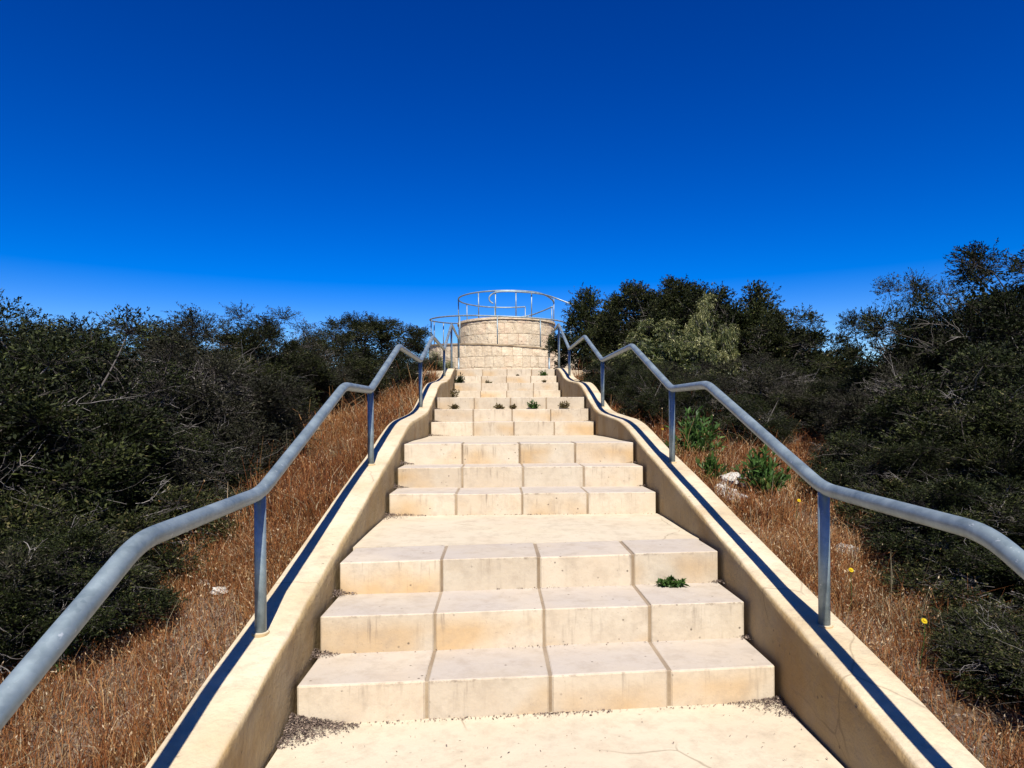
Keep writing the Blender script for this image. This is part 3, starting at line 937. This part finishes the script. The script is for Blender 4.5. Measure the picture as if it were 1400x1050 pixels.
# ------------------------------------------------------------------ grass
def grass():
    rs = np.random.default_rng(21)
    Vq, Fq, Tq = [], [], []
    def zone(n, x0, x1, y0, y1, hh, wb, pw=1.0):
        u = rs.random(n)
        d = x0 + (x1 - x0) * u ** pw
        y = y0 + (y1 - y0) * rs.random(n)
        return d, y, hh, wb
    base = 0
    for s in (-1, 1):
        for (n, d0, d1, y0, y1, h0, h1, wb) in ((105000, 1.26, 3.2, 1.2, 4.5, .035, .17, .0013), (70000, 1.26, 3.6, 4.5, 8.0, .06, .24, .0022), (40000, 1.26, 3.6, 8.0, 14.0, .10, .34, .004), (9000, 1.26, 3.0, 14.0, 22, .1, .3, .007)):
            if s > 0:
                n = int(n * .9)
            d = d0 + (d1 - d0) * rs.random(n)
            y = y0 + (y1 - y0) * rs.random(n)
            x = CX + s * d
            clump = sm_noise(x * 2.3 + 3, y * 2.1) + .6 * sm_noise(x * 6.1, y * 5.7 + 2)
            keep = rs.random(n) < np.clip(.68 + .6 * clump, .22, 1)
            x, y, clump = x[keep], y[keep], clump[keep]
            n = len(x)
            z = ground_h(x, y) - .01
            h = rs.uniform(h0, h1, n) * (.75 + .35 * np.clip(clump + .4, 0, 1.2))
            h *= np.clip((np.abs(x - CX) - 1.13) / .35, .45, 1)
            h *= np.where(rs.random(n) < .05, rs.uniform(1.5, 2.3, n), 1.0)
            az = rs.uniform(0, 6.28, n)
            lean = np.abs(rs.normal(0, .6, n)) + .05
            dx, dy = np.cos(az) * lean, np.sin(az) * lean
            # keep the blades off the wall tops
            away = np.abs(x - CX) < 1.45
            dx = np.where(away & (dx * s < 0), -dx, dx)
            w = wb * rs.uniform(.6, 1.3, n)
            px_, py_ = -np.sin(az), np.cos(az)
            r2 = rs.uniform(0, 6.28, n)
            sx, sy = np.cos(r2) * w, np.sin(r2) * w
            P0 = np.stack([x, y, z], 1)
            Sd = np.stack([sx, sy, np.zeros(n)], 1)
            P1 = P0 + np.stack([dx * h * .4, dy * h * .4, h * .6], 1)
            P2 = P0 + np.stack([dx * h * 1.1, dy * h * 1.1, h * (1 - .25 * lean)], 1)
            Vb = np.stack([P0 - Sd, P0 + Sd, P1 + Sd * .8, P1 - Sd * .8, P2 + Sd * .3, P2 - Sd * .3], 1).reshape(-1, 3)
            k = np.arange(n) * 6 + base
            Vq.append(Vb)
            Fq.append(np.concatenate([np.stack([k, k + 1, k + 2, k + 3], 1), np.stack([k + 3, k + 2, k + 4, k + 5], 1)]))
            patch = sm_noise(x * .8 + 5, y * .7)
            t = np.clip(.40 + .18 * patch + rs.normal(0, .22, n), .02, .9)
            yel = np.clip((y - 7.0) / 3, 0, 1) * np.clip((np.abs(x - CX) - 1.9) / .8, 0, 1) * (s < 0)
            t = np.clip(t + yel * .38, .02, .92)
            green = rs.random(n) < (.035 + .25 * (sm_noise(x * 1.9 + 9, y * 1.7) > .75))
            t = np.where(green, rs.uniform(.97, 1.0, n), t)
            Tq.append(np.concatenate([t, t]))
            base += n * 6
            # seed heads on some blades
            m = rs.random(n) < .38
            q = P2[m]; nn = len(q)
            D = np.stack([dx[m], dy[m], np.full(nn, .8)], 1) + rs.normal(size=(nn, 3)) * .3
            D /= np.linalg.norm(D, axis=1)[:, None]
            L = rs.uniform(.007, .016, nn) * (1 + y[m] * .07)
            lv = ribbons(q - D * L[:, None] * .5, D, L, L * .34, rs).reshape(-1, 3)
            Vq.append(lv)
            Fq.append((np.arange(nn * 4) + base).reshape(-1, 4))
            Tq.append(np.clip(t[m] + rs.uniform(.12, .42, nn), 0, .93))
            base += nn * 4
    return np.concatenate(Vq), np.concatenate(Fq), np.concatenate(Tq)
V, F, T = grass()
o = obj('dry_grass', V, F, 'grass', tint=T)
o['kind'] = 'stuff'

# fallen leaves, bits of bark and straw between the tufts and in the corners of the steps
def litter():
    rs = np.random.default_rng(5)
    P = []
    def heap(x, y, zf, sx, sy, n, hz):
        q = rs.normal(size=(n, 2)) * [sx, sy]
        q[:, 0] = np.clip(q[:, 0], -2.5 * sx, 2.5 * sx)
        z = zf + rs.random(n) * hz * np.exp(-(q[:, 0] / sx) ** 2 - (q[:, 1] / sy) ** 2) + .004
        P.append(np.stack([x + q[:, 0], y + q[:, 1], z], 1))
    L0 = CX - 1.0
    def pile(cx_, cy_, z, s, n, hz):
        # triangular drift against wall and riser
        a = rs.random(n) ** 1.6 * s; b_ = rs.random(n) ** 1.8 * s * .7
        keep = (a / s + b_ / (s * .7)) < rs.uniform(.55, 1.25, n)
        a, b_ = a[keep], b_[keep]
        z_ = z + .004 + rs.random(len(a)) * hz * (1 - a / s) * (1 - b_ / (s * .7))
        sg = 1 if cx_ < CX else -1
        P.append(np.stack([cx_ + sg * a, cy_ - b_, z_], 1))
    pile(CX - 1.02, 2.73 - SK, -1.234 + EYE, .27, 4200, .05)
    pile(CX + 1.02, 2.73 + SK, -1.234 + EYE, .24, 1400, .02)
    for i in (4, 5, 7, 8, 10, 11):
        y0, h, dep, sk = STEPS[i]
        zb = STEPS[i - 1][1] + EYE
        pile(CX - 1.025, y0 - sk, zb, .12, 420, .03)
        pile(CX + 1.02, y0 + sk, zb, .08, 150, .012)
    pile(CX - 1.02, 4.93, -.739 + EYE, .30, 900, .025)
    pile(CX - 1.02, 8.1, -.238 + EYE, .26, 500, .025)
    # thin line of grit along the riser feet
    for y0, z, sk, n in ((2.73, -1.234, SK, 420), (3.085, -1.078, SK, 60), (3.46, -.905, SK, 60), (4.93, -.739, 0, 160), (8.1, -.238, 0, 120)):
        x = CX + rs.uniform(-1, 1, n)
        x = np.where(rs.random(n) < .35, CX + .05 + rs.normal(0, .09, n), x)
        y = y0 + sk * (x - CX) - np.abs(rs.normal(.004, .014, n)) - .006
        P.append(np.stack([x, y, np.full(n, z + EYE + .005)], 1))
    # scattered on the bottom landing
    n = 90
    x = CX + rs.uniform(-1, 1, n); y = rs.uniform(2.2, 2.7, n)
    P.append(np.stack([x, y + SK * (x - CX), np.full(n, -1.234 + EYE + .004)], 1))
    for s in (-1, 1):
        n = 26000
        x = CX + s * (1.26 + 2.3 * rs.random(n) ** 1.3); y = 1.3 + rs.random(n) ** 1.3 * 9
        P.append(np.stack([x, y, ground_h(x, y) + .008], 1))
    P = np.concatenate(P)
    n = len(P)
    D = rs.normal(size=(n, 3)); D[:, 2] *= .3
    D /= np.linalg.norm(D, axis=1)[:, None]
    L = np.where(np.abs(P[:, 0] - CX) < 1.1, rs.uniform(.005, .016, n), rs.uniform(.008, .034, n))
    V = ribbons(P - D * L[:, None] * .5, D, L, L * rs.uniform(.2, .55, n), rs).reshape(-1, 3)
    return V, np.arange(n * 4).reshape(-1, 4), np.clip(rs.normal(.5, .28, n), 0, 1)
V, F, T = litter()
o = obj('leaf_litter', V, F, 'litter', tint=T)
o['kind'] = 'stuff'

# ------------------------------------------------------------------ weeds on the steps, herbs, flowers
def tuft(name, x, y, z, w, h, n, mat, label, cat, group, seed, leaf=(.03, .06), ratio=.35, half=False, spike=.6):
    rs = np.random.default_rng(seed)
    e = thing(name, (x, y, z), label, cat, group)
    ns = max(5, n // 14)
    segs, LV, LT = [], [], []
    for k in range(ns):
        a = rs.uniform(math.pi, 2 * math.pi) if half else rs.uniform(0, 2 * math.pi)
        u = rs.uniform(.15, 1)
        tip = np.array([math.cos(a) * w * .5 * u, math.sin(a) * w * .5 * u * .8, h * rs.uniform(.35, 1) * (1 - .45 * u * u)])
        P = curve3((0, 0, 0), tip, rs, .08, 5)
        segs.append((P, .003, .0012, rs.uniform(.2, .6)))
        m = max(4, n // ns)
        t = rs.uniform(.25, 1, m)
        pos = np.array([np.interp(t, np.linspace(0, 1, 5), P[:, i]) for i in range(3)]).T
        D = (tip / (np.linalg.norm(tip) + 1e-9)) * .6 + rs.normal(size=(m, 3)) * .6 + np.array([0, -.15 if half else 0, spike])
        D /= np.linalg.norm(D, axis=1)[:, None]
        L = rs.uniform(*leaf, m)
        LV.append(ribbons(pos, D, L, L * ratio, rs, .15))
        LT.append(np.clip(rs.uniform(.05, .95, m) * .6 + .4 * u * rs.uniform(.3, 1, m), 0, 1))
    LV = np.concatenate(LV).reshape(-1, 3) + np.array([x, y, z])
    LF = np.arange(len(LV)).reshape(-1, 4)
    sv, sf, stt = thin_tubes(segs, rs)
    obj('stem', sv + np.array([x, y, z]), sf, 'twig' if mat == 'leaf_dry' else 'leaf_green', e, (x, y, z), tint=stt)
    obj('foliage', LV, LF, mat, e, (x, y, z), tint=np.concatenate(LT))
    return e
WG = 'weeds growing on the steps'
def weed(px, i, w, h, mat, label, n=160, leaf=(.03, .06), **kw):
    """weed at the back of tread i, against the next riser"""
    i += 3
    y0, hh, dep, sk = STEPS[i]
    ynext = STEPS[i + 1][0] if i + 1 < len(STEPS) else y0 + dep
    y = ynext - .035
    x = unx(px, y)
    y += sk * (x - CX)
    return tuft('weed', x, y, hh + EYE - .005, w, h, n, mat, label, 'weed', WG, px, leaf, half=True, **kw)
weed(919, 1, .17, .055, 'leaf_green', 'flat green rosette weed on the second step from the bottom', 420, (.02, .036), ratio=.45, spike=.25)
weed(622, 7, .17, .085, 'leaf_dry', 'brown weed at the left end of the row of weeds on one tread', 150)
weed(682, 7, .17, .08, 'leaf_dry', 'dry olive weed, second from left in the row of weeds on one tread', 150)
weed(703, 7, .10, .07, 'leaf_dry', 'smallest weed, middle one in the row of weeds on one tread', 90)
weed(729, 7, .18, .13, 'leaf_green', 'bright green bushy weed, fourth in the row of weeds on one tread', 240)
weed(773, 7, .20, .11, 'leaf_dry', 'olive spreading weed at the right end of the row of weeds on one tread', 170)
tuft('weed', unx(622, 11.9), 11.9, .305 + EYE, .24, .22, 200, 'leaf_dry', 'straggly reddish weed by the left wall below the top flight', 'weed', WG, 14, half=True)
weed(628, 10, .27, .25, 'leaf_dark', 'dark round bush growing on a step against the left wall', 420)
weed(668, 10, .15, .07, 'leaf_dry', 'small brown weed right of the dark round bush on the top flight', 90)
weed(745, 10, .15, .07, 'leaf_dry', 'small brown weed near the right wall on the top flight', 90)
weed(707, 11, .09, .05, 'leaf_dry', 'tiny weed in the middle of the second highest step', 60)
weed(744, 11, .27, .16, 'leaf_green', 'spreading green weed at the right end of the second highest step', 220)
HG = 'green herbs outside the right wall'
for px, y, w, h, n, lab in ((948, 6.3, .60, .55, 1100, 'leafy green herb clump directly behind the second right railing post'),
                            (1042, 5.2, .45, .42, 900, 'tall green herb clump right of the large white rock'),
                            (972, 5.5, .30, .26, 400, 'small green herb clump left of the large white rock against the wall'),
                            (1310, 3.6, .26, .22, 200, 'sparse green herb in the shade under the low dark bush at right')):
    x = unx(px, y)
    tuft('herb', x, y, float(ground_h(x, y)), w, h, n, 'leaf_green', lab, 'herb', HG, px, (.05, .10), .28, spike=.9)
x, y = unproject(70, 925)
tuft('herb', x, y, float(ground_h(x, y)), .25, .2, 160, 'leaf_green', 'small green herb under the near left handrail at the scrub edge', 'herb', None, 3, (.04, .08), .25)

def flower(px, py, label, k):
    x, y = unproject(px, py + 14)
    z = float(ground_h(x, y))
    e = thing('yellow_flower', (x, y, z), label, 'flower', 'yellow daisies in the dry grass')
    h = .17 + .02 * k
    rs = np.random.default_rng(k)
    V, F = tube(curve3((x, y, z), (x + .01, y - .02, z + h), rs, .05, 5).tolist(), .0016, 5)
    obj('stem', V, F, 'leaf_green', e, (x, y, z), tint=[.4] * len(F))
    mb = MB()
    for q in range(14):
        a = 2 * math.pi * q / 14
        r = .014
        c, s = math.cos(a), math.sin(a)
        top = np.array([x + .01, y - .02, z + h])
        # heads tilt towards the sun
        ex, ez = np.array([1, 0, 0]), np.array([0, .63, .77])
        d = ex * c + ez * s
        w = (ex * -s + ez * c) * .0032
        n_ = np.array([0, -.77, .63])
        mb.add([top, top + d * r * .6 + w + n_ * .003, top + d * r + n_ * .001, top + d * r * .6 - w + n_ * .003], [(0, 1, 2, 3)], random.random())
    obj('petals', mb.V, mb.F, 'petal', e, (x, y, z), tint=mb.T)
    bm = bmesh.new()
    bmesh.ops.create_uvsphere(bm, u_segments=8, v_segments=5, radius=.0042)
    V = [(v.co.x + x + .01, v.co.y + y - .023, v.co.z + z + h + .002) for v in bm.verts]
    F = [tuple(v.index for v in f.verts) for f in bm.faces]
    bm.free()
    obj('centre', V, F, 'petal', e, (x, y, z), tint=[0.0] * len(F))
flower(904, 597, 'yellow daisy beyond the second right railing post', 1)
flower(1088, 714, 'yellow daisy in the red grass left of the near right post', 2)
flower(1157, 828, 'yellow daisy just right of the near right railing post', 3)
flower(1255, 916, 'yellow daisy nearest the camera in the right-hand grass', 4)

scene.render.engine = 'CYCLES'
scene.render.resolution_x = 1024
scene.render.resolution_y = 768
